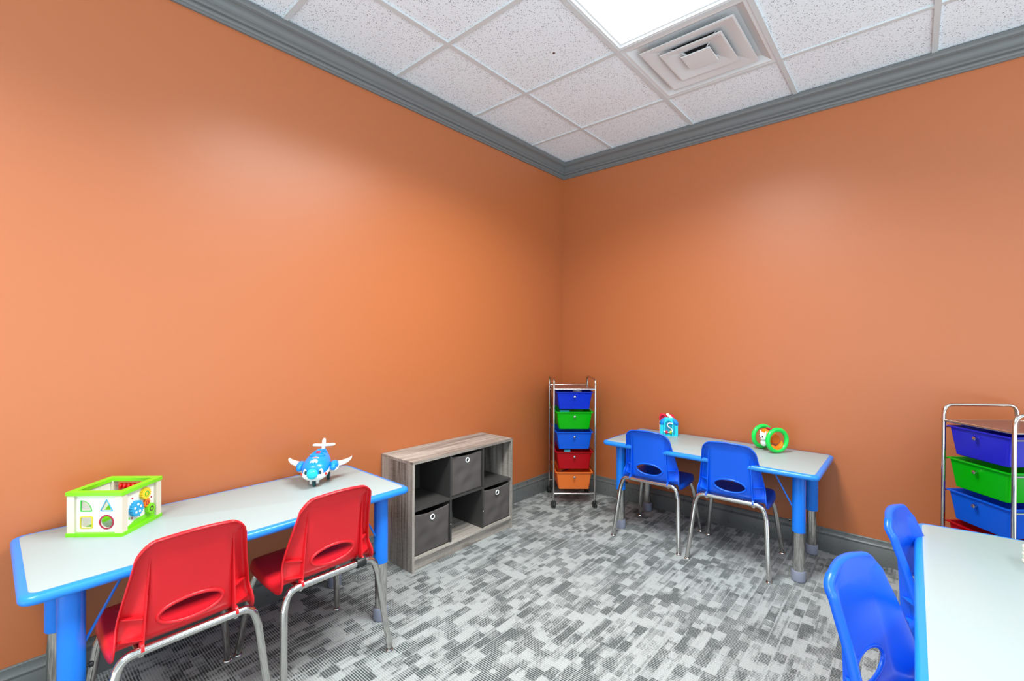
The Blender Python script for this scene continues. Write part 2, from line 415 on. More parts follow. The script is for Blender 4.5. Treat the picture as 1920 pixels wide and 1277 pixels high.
# ------------------------------------------------------------------ ceiling fixtures
def ceiling_light(ix, iy, label):
    x0, x1 = xs[ix+1]+.012, xs[ix+2]-.012; y1, y0 = ys[iy+1]-.012, ys[iy+3]+.012
    t = thing('ceiling_light', label, 'ceiling light', ((x0+x1)/2, (y0+y1)/2, H))
    w_, l_ = (x1-x0)/2, (y1-y0)/2
    fr = MB()
    rings = []
    for inset, z in [(0, .012), (0, .001), (.010, .001), (.016, .010), (.024, .013)]:
        rings.append([(-w_+inset, -l_+inset, z), (w_-inset, -l_+inset, z), (w_-inset, l_-inset, z), (-w_+inset, l_-inset, z)])
    fr.loops(rings, False, False)
    fr.build('frame', 'vent', t, smooth=0)
    MB().box((-w_+.016, -l_+.016, .0125), (w_-.016, l_-.016, .016)).build('lens', 'lens', t, smooth=0)
    MB().box((-w_, -l_, .02), (w_, l_, .09)).build('housing', 'grid', t, smooth=0)
    ld = bpy.data.lights.new('lamp_tubes', 'AREA'); ld.shape = 'RECTANGLE'; ld.size = 2*w_-.06; ld.size_y = 2*l_-.06
    ld.energy = LAMP_WATTS*(.3 if ix > 3 else 1); ld.color = (.97, 1, .98); ld.spread = radians(142)
    lo = bpy.data.objects.new('lamp_tubes', ld); COL.objects.link(lo); lo.parent = t; lo.location = (0, 0, .0118)
    return t
ceiling_light(1, 1, 'bright white rectangular ceiling light beside the air diffuser')
for a, b in LIGHTS[1:]:
    ceiling_light(a, b, 'white rectangular ceiling light out of the picture %s' % {(5, 1): 'towards the right', (1, 5): 'behind the camera', (5, 5): 'behind the camera at far right'}[(a, b)])
# air diffuser in cell (2,1)
dx, dy = (xs[2]+xs[3])/2, (ys[1]+ys[2])/2
t = thing('air_diffuser', 'white square stepped ceiling air diffuser next to the light', 'air vent', (dx, dy, H))
def sq(h, z, ox=0, oy=0): return [(-h+ox, -h+oy, z), (h+ox, -h+oy, z), (h+ox, h+oy, z), (-h+ox, h+oy, z)]
MB().loops([sq(.293, .012), sq(.293, .001), sq(.276, .001), sq(.272, .004), sq(.236, .024), sq(.15, .034), sq(.15, .05)], False, False).build('frame', 'vent', t, smooth=20)
MB().loops([sq(.15, .05), sq(.12, .05), sq(.12, .10)], False, True).build('duct', 'dark', t, smooth=0)
for h0, h1, z0, zt in [(.225, .120, -.006, .022), (.150, .060, -.010, .016)]:
    MB().loops([sq(h0, z0+.004), sq(h0, z0), sq(h0-.008, z0-.001), sq(h0-.02, z0+.002), sq(h1+.01, zt-.004), sq(h1, zt), sq(h1, zt+.006), sq(h1+.012, zt+.002), sq(h0-.018, z0+.008), sq(h0, z0+.004)], False, False).build('cone', 'vent', t, smooth=20)
MB().loops([sq(.072, -.010), sq(.070, -.014), sq(.0, -.0155)], False, True).loops([sq(.0, -.006), sq(.07, -.008), sq(.072, -.010)], True, False).build('cone', 'vent', t, smooth=20)
sg = MB()
for sx, sy in ((1, 1), (-1, 1), (1, -1), (-1, -1)):
    sg.tube([(.03*sx, .03*sy, -.006), (.09*sx, .09*sy, .022), (.20*sx, .20*sy, .034)], .0035, 8)
sg.build('support_rod', 'vent', t)

# ------------------------------------------------------------------ tables
TZ = .57
def table(x0, y0, x1, y1, label, bulge=0, group=None, braces=((0, 0), (0, 1), (1, 0), (1, 1))):
    cx, cy = (x0+x1)/2, (y0+y1)/2
    t = thing('activity_table', label, 'table', (cx, cy, 0), 0, group)
    a, b = (x1-x0)/2, (y1-y0)/2
    def outline(ins):
        R = .035-ins*.6
        o = rrect(-a+ins, -b+ins, a-ins, b-ins, max(R, .006), 6)
        if bulge:
            out = []
            # subdivide the far straight side and bow it out a little
            for i, p in enumerate(o):
                out.append(p); q = o[(i+1) % len(o)]
                if abs(p[1]-(b-ins)) < 1e-6 and abs(q[1]-(b-ins)) < 1e-6:
                    for k in range(1, 16):
                        s = k/16; out.append((p[0]+(q[0]-p[0])*s, p[1]+bulge*sin(pi*s)))
            o = out
        return o
    def ring(ins, z): return [(x, y, z) for x, y in outline(ins)]
    MB().loops([ring(.0205, TZ-.004), ring(.0205, TZ+.0004), ring(.0225, TZ+.0012)]).build('tabletop', 'laminate', t, smooth=30)
    MB().loops([ring(.05, TZ-.027), ring(.008, TZ-.027), ring(.0025, TZ-.024), ring(0, TZ-.019), ring(0, TZ-.011), ring(.003, TZ-.004), ring(.009, TZ-.0003), ring(.0203, TZ)], True, True).build('edge_band', 'vinyl', t, smooth=40)
    # mounting rail under the top
    MB().box((-a+.05, -b+.06, TZ-.040), (a-.05, -b+.075, TZ-.0272)).box((-a+.05, b-.075, TZ-.040), (a-.05, b-.06, TZ-.0272)).box((-a+.05, -b+.06, TZ-.040), (-a+.065, b-.06, TZ-.0272)).box((a-.065, -b+.06, TZ-.040), (a-.05, b-.06, TZ-.0272)).build('apron_rail', 'blue_metal', t, smooth=0)
    for sx in (0, 1):
        for sy in (0, 1):
            lx = (-a+.092, a-.098)[sx]; ly = (-b+.092, b-.072)[sy]
            if a < b: lx = (-a+.075, a-.075)[sx]; ly = (-b+.105, b-.105)[sy]
            lg = MB().lathe([(.0285, .25), (.030, .252), (.030, TZ-.03)], (lx, ly, 0), 32).box((lx-.045, ly-.045, TZ-.033), (lx+.045, ly+.045, TZ-.0272)).build('leg', 'blue_metal', t)
            ex = MB().lathe([(.0255, .012), (.0255, .2505)], (lx, ly, 0), 32).build('leg_extension', 'chrome', lg)
            MB().lathe([(.028, 0), (.0315, .004), (.0318, .05), (.030, .053), (.0262, .053)], (lx, ly, 0), 32).build('foot_cap', 'cap', lg)
            # row of height-setting holes, facing the other leg of the pair
            hs = MB(); inw = 1 if sx == 0 else -1
            if a >= b:
                for k in range(7): hs.lathe([(.0035, 0), (.0035, .0012)], (lx+inw*.0250, ly, .075+k*.025), 10, (inw, 0, 0))
            else:
                inw = 1 if sy == 0 else -1
                for k in range(7): hs.lathe([(.0035, 0), (.0035, .0012)], (lx, ly+inw*.0250, .075+k*.025), 10, (0, inw, 0))
            hs.build('adjustment_holes', 'black', lg)
            kx, ky = (inw, 0) if a >= b else (0, inw)
            MB().lathe([(.004, 0), (.004, .006), (.008, .007), (.008, .014), (.006, .016)], (lx+kx*.030, ly+ky*.030, .30), 14, (kx, ky, 0)).build('adjustment_screw', 'black', lg)
            br = MB()
            tt = (lx+kx*.115, ly+ky*.115, TZ-.032)
            br.tube([(lx+kx*.027, ly+ky*.027, TZ-.20), tt], .004, 10)
            br.build('brace', 'blue_metal', t)
    return t
table(.72, -.585, 1.912, -.016, 'white topped activity table with blue edge along right orange wall', group=None)
table(.016, -3.18, .570, -1.985, 'white topped blue edged table along left wall, with two red chairs')
table(2.257, -2.25, 2.87, -.985, 'white topped blue edged table cut off at lower right of photo', bulge=.03)

# ------------------------------------------------------------------ chairs
PROF = [(.196, .328, .112), (.198, .343, .134), (.191, .359, .149), (.166, .3695, .160), (.12, .369, .168), (.06, .3645, .171), (0, .361, .172), (-.05, .3595, .171), (-.085, .361, .169),
        (-.112, .368, .167), (-.129, .382, .165), (-.138, .402, .162), (-.146, .435, .1575), (-.153, .475, .152), (-.161, .52, .145), (-.170, .565, .138),
        (-.177, .600, .1325)]
PROF += [(-.182-.009*sin(a), .630+.034*sin(a), .128-.034+.034*cos(a)-.004*sin(a)) for a in [k*pi/2/5 for k in range(0, 6)]]
def interp(tab, s):
    """catmull-rom through the table"""
    n = len(tab)-1; x = s*n; i = min(int(x), n-1); t = x-i
    p = [tab[max(0, min(n, i+k))] for k in (-1, 0, 1, 2)]
    return [.5*((2*p[1][j])+(-p[0][j]+p[2][j])*t+(2*p[0][j]-5*p[1][j]+4*p[2][j]-p[3][j])*t*t+(-p[0][j]+3*p[1][j]-3*p[2][j]+p[3][j])*t**3) for j in range(len(tab[0]))]
def sm(a, b, x):
    t = max(0, min(1, (x-a)/(b-a))); return t*t*(3-2*t)
def shell_pt(s, t):
    y, z, w_ = interp(PROF, s)
    back = sm(.36, .56, s)
    lo = 1-sm(.50, .88, s)
    yo = back*(.012*t*t+.040*lo*sm(.62, .98, abs(t)))
    zo = (.002*abs(t)**2.0-.004*abs(t)**8)*(1-back)*sm(.02, .2, s)+.010*abs(t)**3*back*(1-sm(.5, .7, s))
    top = sm(.74, 1.0, s)
    zo += .013*top*max(0, 1-(t*w_/.128)**2)**1.4
    return Vector((t*w_, y+yo, z+zo))
HC, HA, HB = .4365, .080, .034
def build_shell(parent, m):
    ns, ntt = 108, 52
    def normal(s, t):
        e = 1e-3
        du = shell_pt(min(1, s+e), t)-shell_pt(max(0, s-e), t); dv = shell_pt(s, min(1, t+e))-shell_pt(s, max(-1, t-e))
        n = du.cross(dv); n.normalize(); return n            # points to the sitter / upwards
    T = [-1+2*j/ntt for j in range(ntt+1)]; T = [sin(x*pi/2)*.35+x*.65 for x in T]
    S = [i/ns for i in range(ns+1)]
    grid = [[shell_pt(s, t) for t in T] for s in S]
    bm = bmesh.new()
    V = [[bm.verts.new(p) for p in row] for row in grid]
    def inside(p): return p.z > .385 and (p.x/HA)**2+((p.z-HC)/HB)**2 < 1
    for i in range(ns):
        for j in range(ntt):
            q = [V[i][j], V[i][j+1], V[i+1][j+1], V[i+1][j]]
            cc = sum((x.co for x in q), Vector())/4
            if inside(cc): continue
            bm.faces.new(q)
    # snap the border of the hole to the ellipse
    for v in bm.verts:
        if v.co.z > .385 and abs(v.co.x) < .12 and v.co.z < .5:
            be = [e for e in v.link_edges if e.is_boundary]
            if be and v.link_faces:
                ang = atan2((v.co.z-HC)/HB, v.co.x/HA)
                x, z = HA*cos(ang), HC+HB*sin(ang)
                # find s for this z on this x
                lo, hi = .5, .8
                for _ in range(24):
                    mid = (lo+hi)/2; w_ = interp(PROF, mid)[2]
                    if shell_pt(mid, x/w_).z < z: lo = mid
                    else: hi = mid
                v.co = shell_pt(lo, x/interp(PROF, lo)[2])
    for v in [v for v in bm.verts if not v.link_faces]: bm.verts.remove(v)
    # rolled rim all round: turned back / down
    border = [(0, j) for j in range(ntt+1)]+[(i, ntt) for i in range(1, ns+1)]+[(ns, j) for j in range(ntt-1, -1, -1)]+[(i, 0) for i in range(ns-1, 0, -1)]
    prev = None; first = None
    rows = []
    for (i, j) in border:
        s, t = S[i], T[j]; n = normal(max(.004, min(.996, s)), 0 if (s > .8 or s < .12) else max(-.985, min(.985, t)))
        kk = border.index((i, j)); pa = grid[border[kk-2][0]][border[kk-2][1]]; q_ = border[(kk+2) % len(border)]; pb = grid[q_[0]][q_[1]]
        out = (pb-pa).cross(n).normalized()
        cen = shell_pt(max(.2, min(.6, s)), 0)
        if out.dot(grid[i][j]-cen) < 0: out = -out
        p = grid[i][j]
        ks = 1-sm(.36, .52, s)                         # 1 on the seat, 0 on the back
        d = (.018)*(1-ks)+max(.007, p.z-.337)*ks
        dn = (-n)*(1-ks)+Vector((0, 0, -1))*ks; dn.normalize()
        if ks > .5:
            hz = Vector((out.x, out.y, 0))
            if hz.length > .4: out = hz.normalized()
        rows.append([V[i][j], bm.verts.new(p+out*.0035+dn*.003), bm.verts.new(p+out*(.0055+.002*ks)+dn*.008), bm.verts.new(p+out*(.0055+.006*ks)+dn*d)])
    for k in range(len(rows)):
        a, b = rows[k], rows[(k+1) % len(rows)]
        for q in range(3): bm.faces.new((a[q], b[q], b[q+1], a[q+1]))
    bmesh.ops.recalc_face_normals(bm, faces=bm.faces)
    me = bpy.data.meshes.new('seat_shell'); bm.to_mesh(me); bm.free()
    for p in me.polygons: p.use_smooth = True
    me.materials.append(M[m])
    o = bpy.data.objects.new('seat_shell', me); COL.objects.link(o); o.parent = parent
    md = o.modifiers.new('solid', 'SOLIDIFY'); md.thickness = .0042; md.offset = 0
    # stiffening ribs, webs and hole rim on the back
    rb = MB()
    def back_y(x, z):
        lo, hi = .48, 1
        for _ in range(24):
            mid = (lo+hi)/2; w2 = interp(PROF, mid)[2]
            if shell_pt(mid, max(-1, min(1, x/w2))).z < z: lo = mid
            else: hi = mid
        w2 = interp(PROF, lo)[2]; return shell_pt(lo, max(-1, min(1, x/w2))).y, w2
    for sx in (-1, 1):
        ra = []; n_ = 14
        for k in range(n_+1):
            z = .362+(.625-.362)*k/n_; x = sx*(.1155-.012*k/n_)
            yb, _ = back_y(x, max(z, .392)); d = .026*(1-k/n_)**.8+.002
            yo = yb-d
            if z < .38: yb = -.122
            ra.append((x, yb-.001, yo, z))
        for k in range(n_):
            x0, a0, b0, z0 = ra[k]; x1, a1, b1, z1 = ra[k+1]; h = .002
            rb.add([(x0-h, a0, z0), (x0+h, a0, z0), (x0+h, b0, z0), (x0-h, b0, z0), (x1-h, a1, z1), (x1+h, a1, z1), (x1+h, b1, z1), (x1-h, b1, z1)],
                   [(0, 1, 5, 4), (1, 2, 6, 5), (2, 3, 7, 6), (3, 0, 4, 7)]+([(0, 3, 2, 1)] if k == 0 else [])+([(4, 5, 6, 7)] if k == n_-1 else []))
        for z in (.392, .452):
            xa = sx*.116; yb, w2 = back_y(sx*.15, z); xb = sx*(w2+.002); ya, _ = back_y(xa, z)
            ye, _ = back_y(xb, z)
            rb.add([(xa, ya+.002, z), (xa, ya-.020, z), (xb, ye-.012, z-.002), (xb, ye+.001, z-.002), (xa, ya+.002, z-.003), (xa, ya-.020, z-.003), (xb, ye-.012, z-.005), (xb, ye+.001, z-.005)],
                   [(0, 1, 2, 3), (7, 6, 5, 4), (0, 4, 5, 1), (1, 5, 6, 2), (2, 6, 7, 3), (3, 7, 4, 0)])
        # clip that wraps the rear tube
        rb.tube([(sx*.1135, -.146, .368), (sx*.1215, -.146, .368)], .0165, 18)
    ri = []
    for k in range(48):
        a = 2*pi*k/48; x, z = (HA+.002)*cos(a), HC+(HB+.002)*sin(a); yb, _ = back_y(x, z); ri.append((x, yb-.0012, z))
    rb.tube(ri, .0056, 10, closed=True)
    rb.build('stiffening_rib', m, parent, smooth=40)
def chair_build(m, label, group):
    t = thing('school_chair', label, 'chair', (0, 0, 0), 0, group)
    build_shell(t, m)
    R = .0122
    rear = fillet([(-.18, -.156, .30), (-.163, -.150, .3635), (.163, -.150, .3635), (.18, -.156, .30)], .05, 8)
    front = fillet([(-.172, .160, .27), (-.150, .140, .338), (.150, .140, .338), (.172, .160, .27)], .05, 8)
    MB().tube(rear, R, 18).build('rear_rail', 'chrome', t)
    MB().tube(front, R, 18).build('front_rail', 'chrome', t)
    for sx in (-1, 1):
        MB().tube([(sx*.118, -.145, .352), (sx*.118, -.02, .343), (sx*.118, .14, .338)], .009, 12).build('side_rail', 'chrome', t)
        for a, b in (((sx*.18, -.156, .30), (sx*.203, -.207, .014)), ((sx*.172, .160, .27), (sx*.203, .205, .014))):
            l = MB().tube([a, b], R, 18).build('leg', 'chrome', t)
            MB().lathe([(.012, 0), (.0150, .0015), (.0155, .004), (.0135, .008), (.007, .011), (.006, .016)], (b[0], b[1], 0), 20).build('foot_glide', 'chrome', l)
    return t
def place(o, x, y, rz):
    o.location = (x, y, 0); o.rotation_euler = (0, 0, rz)
blue = chair_build('blue_shell', 'blue plastic chair with chrome legs, left one at right wall table', None)
place(blue, 1.034, -.425, radians(2.5))
b2 = copy_tree(blue); place(b2, 1.495, -.425, radians(2.6)); b2['label'] = 'blue plastic chair with chrome legs, right one at right wall table'
b3 = copy_tree(blue); place(b3, 2.313, -1.850, radians(-90-16)); b3['label'] = 'blue plastic chair nearest camera, tucked under table at lower right'
b4 = copy_tree(blue); place(b4, 2.396, -1.300, radians(-90-9)); b4['label'] = 'blue plastic chair behind the nearest one, partly hidden by right table'
red = chair_build('red_shell', 'red plastic chair nearer the camera, in front of the toy cube', None)
place(red, .50, -2.83, radians(90))
r2_ = copy_tree(red); place(r2_, .495, -2.387, radians(90)); r2_['label'] = 'red plastic chair further from camera, below the toy airplane'
MB().lathe([(.018, 0), (.0185, .002), (.0185, .032), (.018, .034)], (.092, -.150, .3635), 20, (1, 0, 0)).build('rubber_bumper', 'black', r2_)

# ------------------------------------------------------------------ cube shelf and fabric bins
SX, SY0, SY1, SH = .288, -1.767, -.972, .582
t = thing('cube_shelf', 'low grey wood six-cube shelf unit against left orange wall', 'shelf', (0, 0, 0))
T_ = .015
MB().box((.004, SY0, 0), (SX, SY0+T_, SH-T_)).build('side_panel', 'wood_z', t, smooth=0, bevel=.0008)
MB().box((.004, SY1-T_, 0), (SX, SY1, SH-T_)).build('side_panel', 'wood_z', t, smooth=0, bevel=.0008)
MB().box((.003, SY0, SH-T_), (SX+.001, SY1, SH)).build('top_panel', 'wood_y', t, smooth=0, bevel=.0008)
MB().box((.004, SY0+T_, .062), (SX-.001, SY1-T_, .077)).build('bottom_shelf', 'wood_y', t, smooth=0, bevel=.0008)
MB().box((SX-.030, SY0+T_, 0), (SX-.016, SY1-T_, .062)).build('kick_board', 'wood_y', t, smooth=0)
MB().box((.004, SY0+T_, .077), (.008, SY1-T_, SH-T_)).build('back_panel', 'dark_board', t, smooth=0)
inner = (SY1-SY0-2*T_)
MID = .322
wd = .012
cw = (inner-2*wd)/3
yd = [SY0+T_+cw, SY0+T_+2*cw+wd]
MB().box((.008, SY0+T_, MID-.006), (SX-.004, SY1-T_, MID+.006)).build('middle_shelf', 'dark_board', t, smooth=0)
for y in yd:
    MB().box((.008, y, .077), (SX-.003, y+wd, MID-.006)).build('divider', 'dark_board', t, smooth=0)
    MB().box((.008, y, MID+.006), (SX-.003, y+wd, SH-T_)).build('divider', 'dark_board', t, smooth=0)
    MB().lathe([(.003, 0), (.003, .0015)], (SX-.0035, y+wd/2, .18), 12, (1, 0, 0)).build('screw_cap', 'toywhite', t)
def fabric_bin(y0, y1, z0, z1, label, seed):
    t = thing('fabric_bin', label, 'storage bin', (0, 0, 0), 0, 'fabric bins in the cube shelf')
    rnd = random.Random(seed)
    xf, xb = SX-.010, .03
    a = MB(); n = 26
    ph = [rnd.uniform(0, 6) for _ in range(6)]
    # front wall with soft creases
    vs = []; fs = []
    for i in range(n+1):
        for j in range(n+1):
            u, v = i/n, j/n
            y = y0+(y1-y0)*u; z = z0+(z1-z0)*v
            k = sin(pi*u)*sin(pi*v)
            d = 1.7*.0022*sin(9*u+5*v+ph[0])+.0018*sin(13*u-8*v+ph[1])+.0015*sin(4*u-17*v+ph[2])
            z -= (.010*sin(pi*u)) * v**3
            yy = y+.004*(1-v)*sin(pi*v)*(1 if u < .5 else -1)
            vs.append((xf+d*(.3+.7*k)-.004*(1-v)*0, yy, z)); 
    for i in range(n):
        for j in range(n): fs.append((i*(n+1)+j, (i+1)*(n+1)+j, (i+1)*(n+1)+j+1, i*(n+1)+j+1))
    a.add(vs, fs)
    o = a.build('front_wall', 'fabric', t, smooth=60, solid=.003)
    b = MB()
    b.box((xb, y0+.001, z0), (xf-.002, y0+.004, z1)); b.box((xb, y1-.004, z0), (xf-.002, y1-.001, z1)); b.box((xb, y0, z0), (xb+.003, y1, z1)); b.box((xb, y0, z0), (xf-.002, y1, z0+.003))
    b.build('bin_body', 'fabric', t, smooth=0)
    yc = (y0+y1)/2; zc = z1-.038
    MB().tube([(xf+.0035, yc+.0125*cos(k*pi/12), zc+.0125*sin(k*pi/12)) for k in range(24)], .0032, 10, closed=True).build('grommet', 'toywhite', t)
    MB().lathe([(.0105, 0), (.0105, .0012)], (xf+.0025, yc, zc), 24, (1, 0, 0)).build('grommet_hole', 'black', t)
    return t
ya = SY0+T_
fabric_bin(ya+.004, yd[0]-.003, .078, .296, 'charcoal fabric bin in lower left cube, nearest the blue table', 1)
fabric_bin(yd[0]+wd+.004, yd[1]-.003, MID+.007, MID+.007+.226, 'charcoal fabric bin in upper middle cube', 2)
fabric_bin(yd[1]+wd+.004, SY1-T_-.004, .078, .300, 'charcoal fabric bin in lower right cube, nearest room corner', 3)

# ------------------------------------------------------------------ drawer carts
RIMS = [.843, .697, .55, .405, .256]
def cart(fl, ang, w_, d_, mats, label):
    """fl = front-left post on the floor; ang = direction of the front edge"""
    t = thing('drawer_cart', label, 'storage cart', (fl[0], fl[1], 0), ang)
    r = .0078
    for x in (0, w_):
        MB().tube(fillet([(x, 0, .045), (x, 0, .935), (x, d_, .935), (x, d_, .045)], .045, 8), r, 14).build('side_frame', 'chrome', t)
        sr = MB()
        for z in RIMS: sr.tube([(x, 0, z-.010), (x, d_, z-.010)], .0035, 8)
        sr.build('drawer_runner', 'chrome', t)
    for y in (0, d_):
        MB().tube([(0, y, .10), (w_, y, .10)], .006, 12).build('cross_bar', 'chrome', t)
        MB().tube([(0, y, .862), (w_, y, .862)], .0058, 12).build('cross_bar', 'chrome', t)
    MB().tube([(0, 0, .862), (0, d_, .862)], .004, 10).tube([(w_, 0, .862), (w_, d_, .862)], .004, 10).build('top_frame', 'chrome', t)
    MB().box((.010, .008, .8605), (w_-.010, d_-.008, .8645)).build('top_tray', 'd_top', t, smooth=0)
    for (x, y) in ((0, 0), (w_, 0), (0, d_), (w_, d_)):
        c_ = MB().lathe([(.006, .036), (.011, .040), (.011, .048), (.007, .055)], (x, y, 0), 16).box((x-.012, y-.014, .026), (x+.012, y+.010, .042)).build('caster', 'black', t, bevel=.002)
        for sx in (-1, 1):
            MB().lathe([(.004, -.004), (.0205, -.004), (.0225, -.002), (.0225, .003), (.019, .005), (.004, .006)], (x+sx*.010, y-.008, .0225), 24, (sx, -.25, 0)).build('wheel', 'black', c_)
    for z, m in zip(RIMS, mats):
        x0, x1, y0, y1, hgt = .014, w_-.014, -.004, d_-.012, .129
        def rg(ins, zz, f=1): return [(x, y, zz) for x, y in rrect(x0+ins, y0+ins*f, x1-ins, y1-ins, .010, 4)]
        b = MB().loops([rg(.006, z-.006), rg(.0, z-.005), rg(.0, z), rg(.010, z), rg(.0105, z-.004), rg(.029, z-hgt+.004, .8), rg(.034, z-hgt+.003, .8)], False, True)
        b.loops([rg(.006, z-.006), rg(.0085, z-.007), rg(.026, z-hgt+.003, .8), rg(.031, z-hgt, .8)], False, True)
        dr = b.build('drawer', m, t, smooth=30)
        kz = z-.033; ky = y0+.0105
        MB().lathe([(.0035, -.006), (.0035, .007), (.0075, .009), (.0092, .014), (.0080, .0185), (.004, .0205)], (w_/2, ky, kz), 20, (0, -1, -.05)).build('knob', 'chrome', dr)
    return t
cart((.277, -.503), radians(42), .303, .335, ['d_blue', 'd_green', 'd_sky', 'd_red', 'd_orange'], 'tall chrome cart with five coloured drawers standing in room corner')
cart((2.359, -.295), radians(-49.8), .306, .335, ['d_violet', 'd_green', 'd_sky', 'd_red', 'd_orange'], 'chrome cart with coloured drawers behind the lower right table')
def cart_pt(x, y, z):
    a = radians(42); return (.277+x*cos(a)-y*sin(a), -.503+x*sin(a)+y*cos(a), z)
# things showing above the rims of the corner cart's drawers
def lump(name, label, cat, c_, r, m, seed, rz=.66):
    rnd = random.Random(seed); bm = bmesh.new(); bmesh.ops.create_icosphere(bm, subdivisions=3, radius=1)
    ph = [rnd.uniform(0, 6) for _ in range(3)]
    for v in bm.verts:
        k = 1+.13*sin(5*v.co.x+ph[0])*sin(4*v.co.y+ph[1])+.1*sin(7*v.co.z+ph[2]); v.co = Vector((v.co.x*r[0]*k, v.co.y*r[1]*k, v.co.z*r[2]*k))
    me = bpy.data.meshes.new(name); bm.to_mesh(me); bm.free(); me.materials.append(M[m])
    o = bpy.data.objects.new(name, me); COL.objects.link(o); o.location = c_; o.rotation_euler = (0, 0, rz); tag(o, label, cat); return o
def block(name, label, cat, c_, r, m, rz=.66):
    o = MB().box((-r[0], -r[1], -r[2]), r).build(name, m, smooth=0, bevel=.002); o.location = c_; o.rotation_euler = (0, 0, rz); return tag(o, label, cat)
lump('crumpled_wrapper', 'crumpled pale wrapper showing over rim of top blue drawer', 'wrapper', cart_pt(.18, .06, .79), (.04, .03, .066), 'contents2', 3)
block('toy_piece', 'teal toy piece lying in the green drawer, left side', 'toy', cart_pt(.085, .055, .645), (.035, .02, .060), 'teal', .75)
block('foam_brick', 'light blue block standing above rim of red drawer', 'toy block', cart_pt(.105, .045, .350), (.022, .014, .063), 'contents')
o = MB().tube([(-.06, 0, 0), (.06, 0, .0)], .005, 10).build('drumstick', 'ink', None); o.location = cart_pt(.10, .07, .254); o.rotation_euler = (0, 0, 1.5)
tag(o, 'thin dark stick lying across the orange drawer', 'stick')

# ------------------------------------------------------------------ shape-sorter cube
c0 = Vector((.161, -2.931)); A = radians(43)
t = thing('shape_sorter_cube', 'wooden activity cube with lime green frames on left table', 'toy', (c0.x, c0.y, TZ+.0012), A)
h, ht = .089, .147
for sx in (-1, 1):
    for sy in (-1, 1):
        MB().box((sx*h, sy*h, .010), (sx*(h-.024), sy*(h-.024), ht-.010)).build('corner_post', 'pale_wood', t, smooth=0, bevel=.001)
I = Matrix.Identity(4)
def sqr(a, b=None): b = a if b is None else b; return [(-a, -b), (a, -b), (a, b), (-a, b)]
plate('top_frame', [rrect(-h-.003, -h-.003, h+.003, h+.003, .003, 2), sqr(h-.020)[::-1]], .012, 'lime', t, Matrix.Translation((0, 0, ht-.006)))
plate('bottom_frame', [rrect(-h-.003, -h-.003, h+.003, h+.003, .003, 2), sqr(h-.020)[::-1]], .012, 'lime', t, Matrix.Translation((0, 0, .006)))
def face(yaw, off):   # plate xy -> wall facing outward; yaw 0 = local -y side
    return Matrix.Rotation(yaw, 4, 'Z') @ Matrix.Translation((0, -off, ht/2)) @ Matrix.Rotation(pi/2, 4, 'X')
pw, ph_ = h-.024, ht/2-.010
def rpoly(pts, r, n=5): # rounded closed polygon
    out = []
    for i in range(len(pts)):
        P = Vector(pts[i]); a = Vector(pts[i-1])-P; b = Vector(pts[(i+1) % len(pts)])-P
        p0 = P+a.normalized()*r; p2 = P+b.normalized()*r
        out += [tuple(p0*(1-k/n)**2+P*2*(k/n)*(1-k/n)+p2*(k/n)**2) for k in range(n+1)]
    return out
def scaled(o, s):
    cx = sum(p[0] for p in o)/len(o); cy = sum(p[1] for p in o)/len(o); return [(cx+(x-cx)*s, cy+(y-cy)*s) for x, y in o]
def qcirc(cx, cy, a): # quarter round with its square corner lower left
    return rpoly([(cx-a, cy-a), (cx+a, cy-a)]+[(cx-a+2*a*cos(k*pi/16), cy-a+2*a*sin(k*pi/16)) for k in range(1, 8)]+[(cx-a, cy+a)], .002, 3)
hl = [qcirc(-.033, .026, .0155), rpoly([(.014, .010), (.050, .010), (.032, .044)], .004), rrect(-.050, -.046, -.016, -.012, .004, 3), arc(.032, -.0285, .0195, 0, 2*pi, 36)[:-1]]
plate('shape_panel', [sqr(pw, ph_)]+[q[::-1] for q in hl], .005, 'white_board', t, face(0, h-.012))
for q, m in zip(hl, ('green2', 'sky', 'olive', 'maroon')):
    plate('hole_rim', [scaled(q, 1.22), q[::-1]], .0022, m, t, face(0, h-.012+.0030))
# side with gears (local +x)
gp = plate('gear_panel', [sqr(pw, ph_)], .005, 'white_board', t, face(pi/2, h-.012))
def gear(n, r, dr):
    return [((r+(dr if (k % 4 in (0, 1)) else -dr))*cos(2*pi*k/(4*n)), (r+(dr if (k % 4 in (0, 1)) else -dr))*sin(2*pi*k/(4*n))) for k in range(4*n)]
def at(o, x, y): return [(p[0]+x, p[1]+y) for p in o]
for (x, y, r, n, m, m2, th) in ((.016, .034, .019, 15, 'yellow', 'green2', .012), (-.024, -.004, .025, 18, 'sky', 'toywhite', .012), (.026, -.002, .014, 9, 'orange', 'maroon', .006), (.038, -.026, .017, 13, 'lime', 'ink', .012)):
    gg = plate('gear', [at(gear(n, r, .0016), x, y)], th, m, gp, face(pi/2, h-.0095+th/2))
    if m == 'sky':
        for k in range(5):
            a = 2*pi*k/5+.3; plate('gear_cutout', [at([(q[0], q[1]) for q in arc(r*.55*cos(a), r*.55*sin(a), .0042, 0, 2*pi, 12)[:-1]], x, y)], .0012, m2, gg, face(pi/2, h-.0095+th+.0004))
    else:
        plate('gear_ring', [at(arc(0, 0, r*.52, 0, 2*pi, 20)[:-1], x, y), at(arc(0, 0, r*.36, 0, 2*pi, 20)[:-1][::-1], x, y)], .0012, m2, gg, face(pi/2, h-.0095+th+.0004))
hill = [(-pw, -ph_), (pw, -ph_)]+[(pw-2*pw*k/12, -ph_+.034-.024*(k/12)+.003*sin(k)) for k in range(13)]
plate('painted_meadow', [hill], .0012, 'lime', gp, face(pi/2, h-.0095+.0006))
fl = []
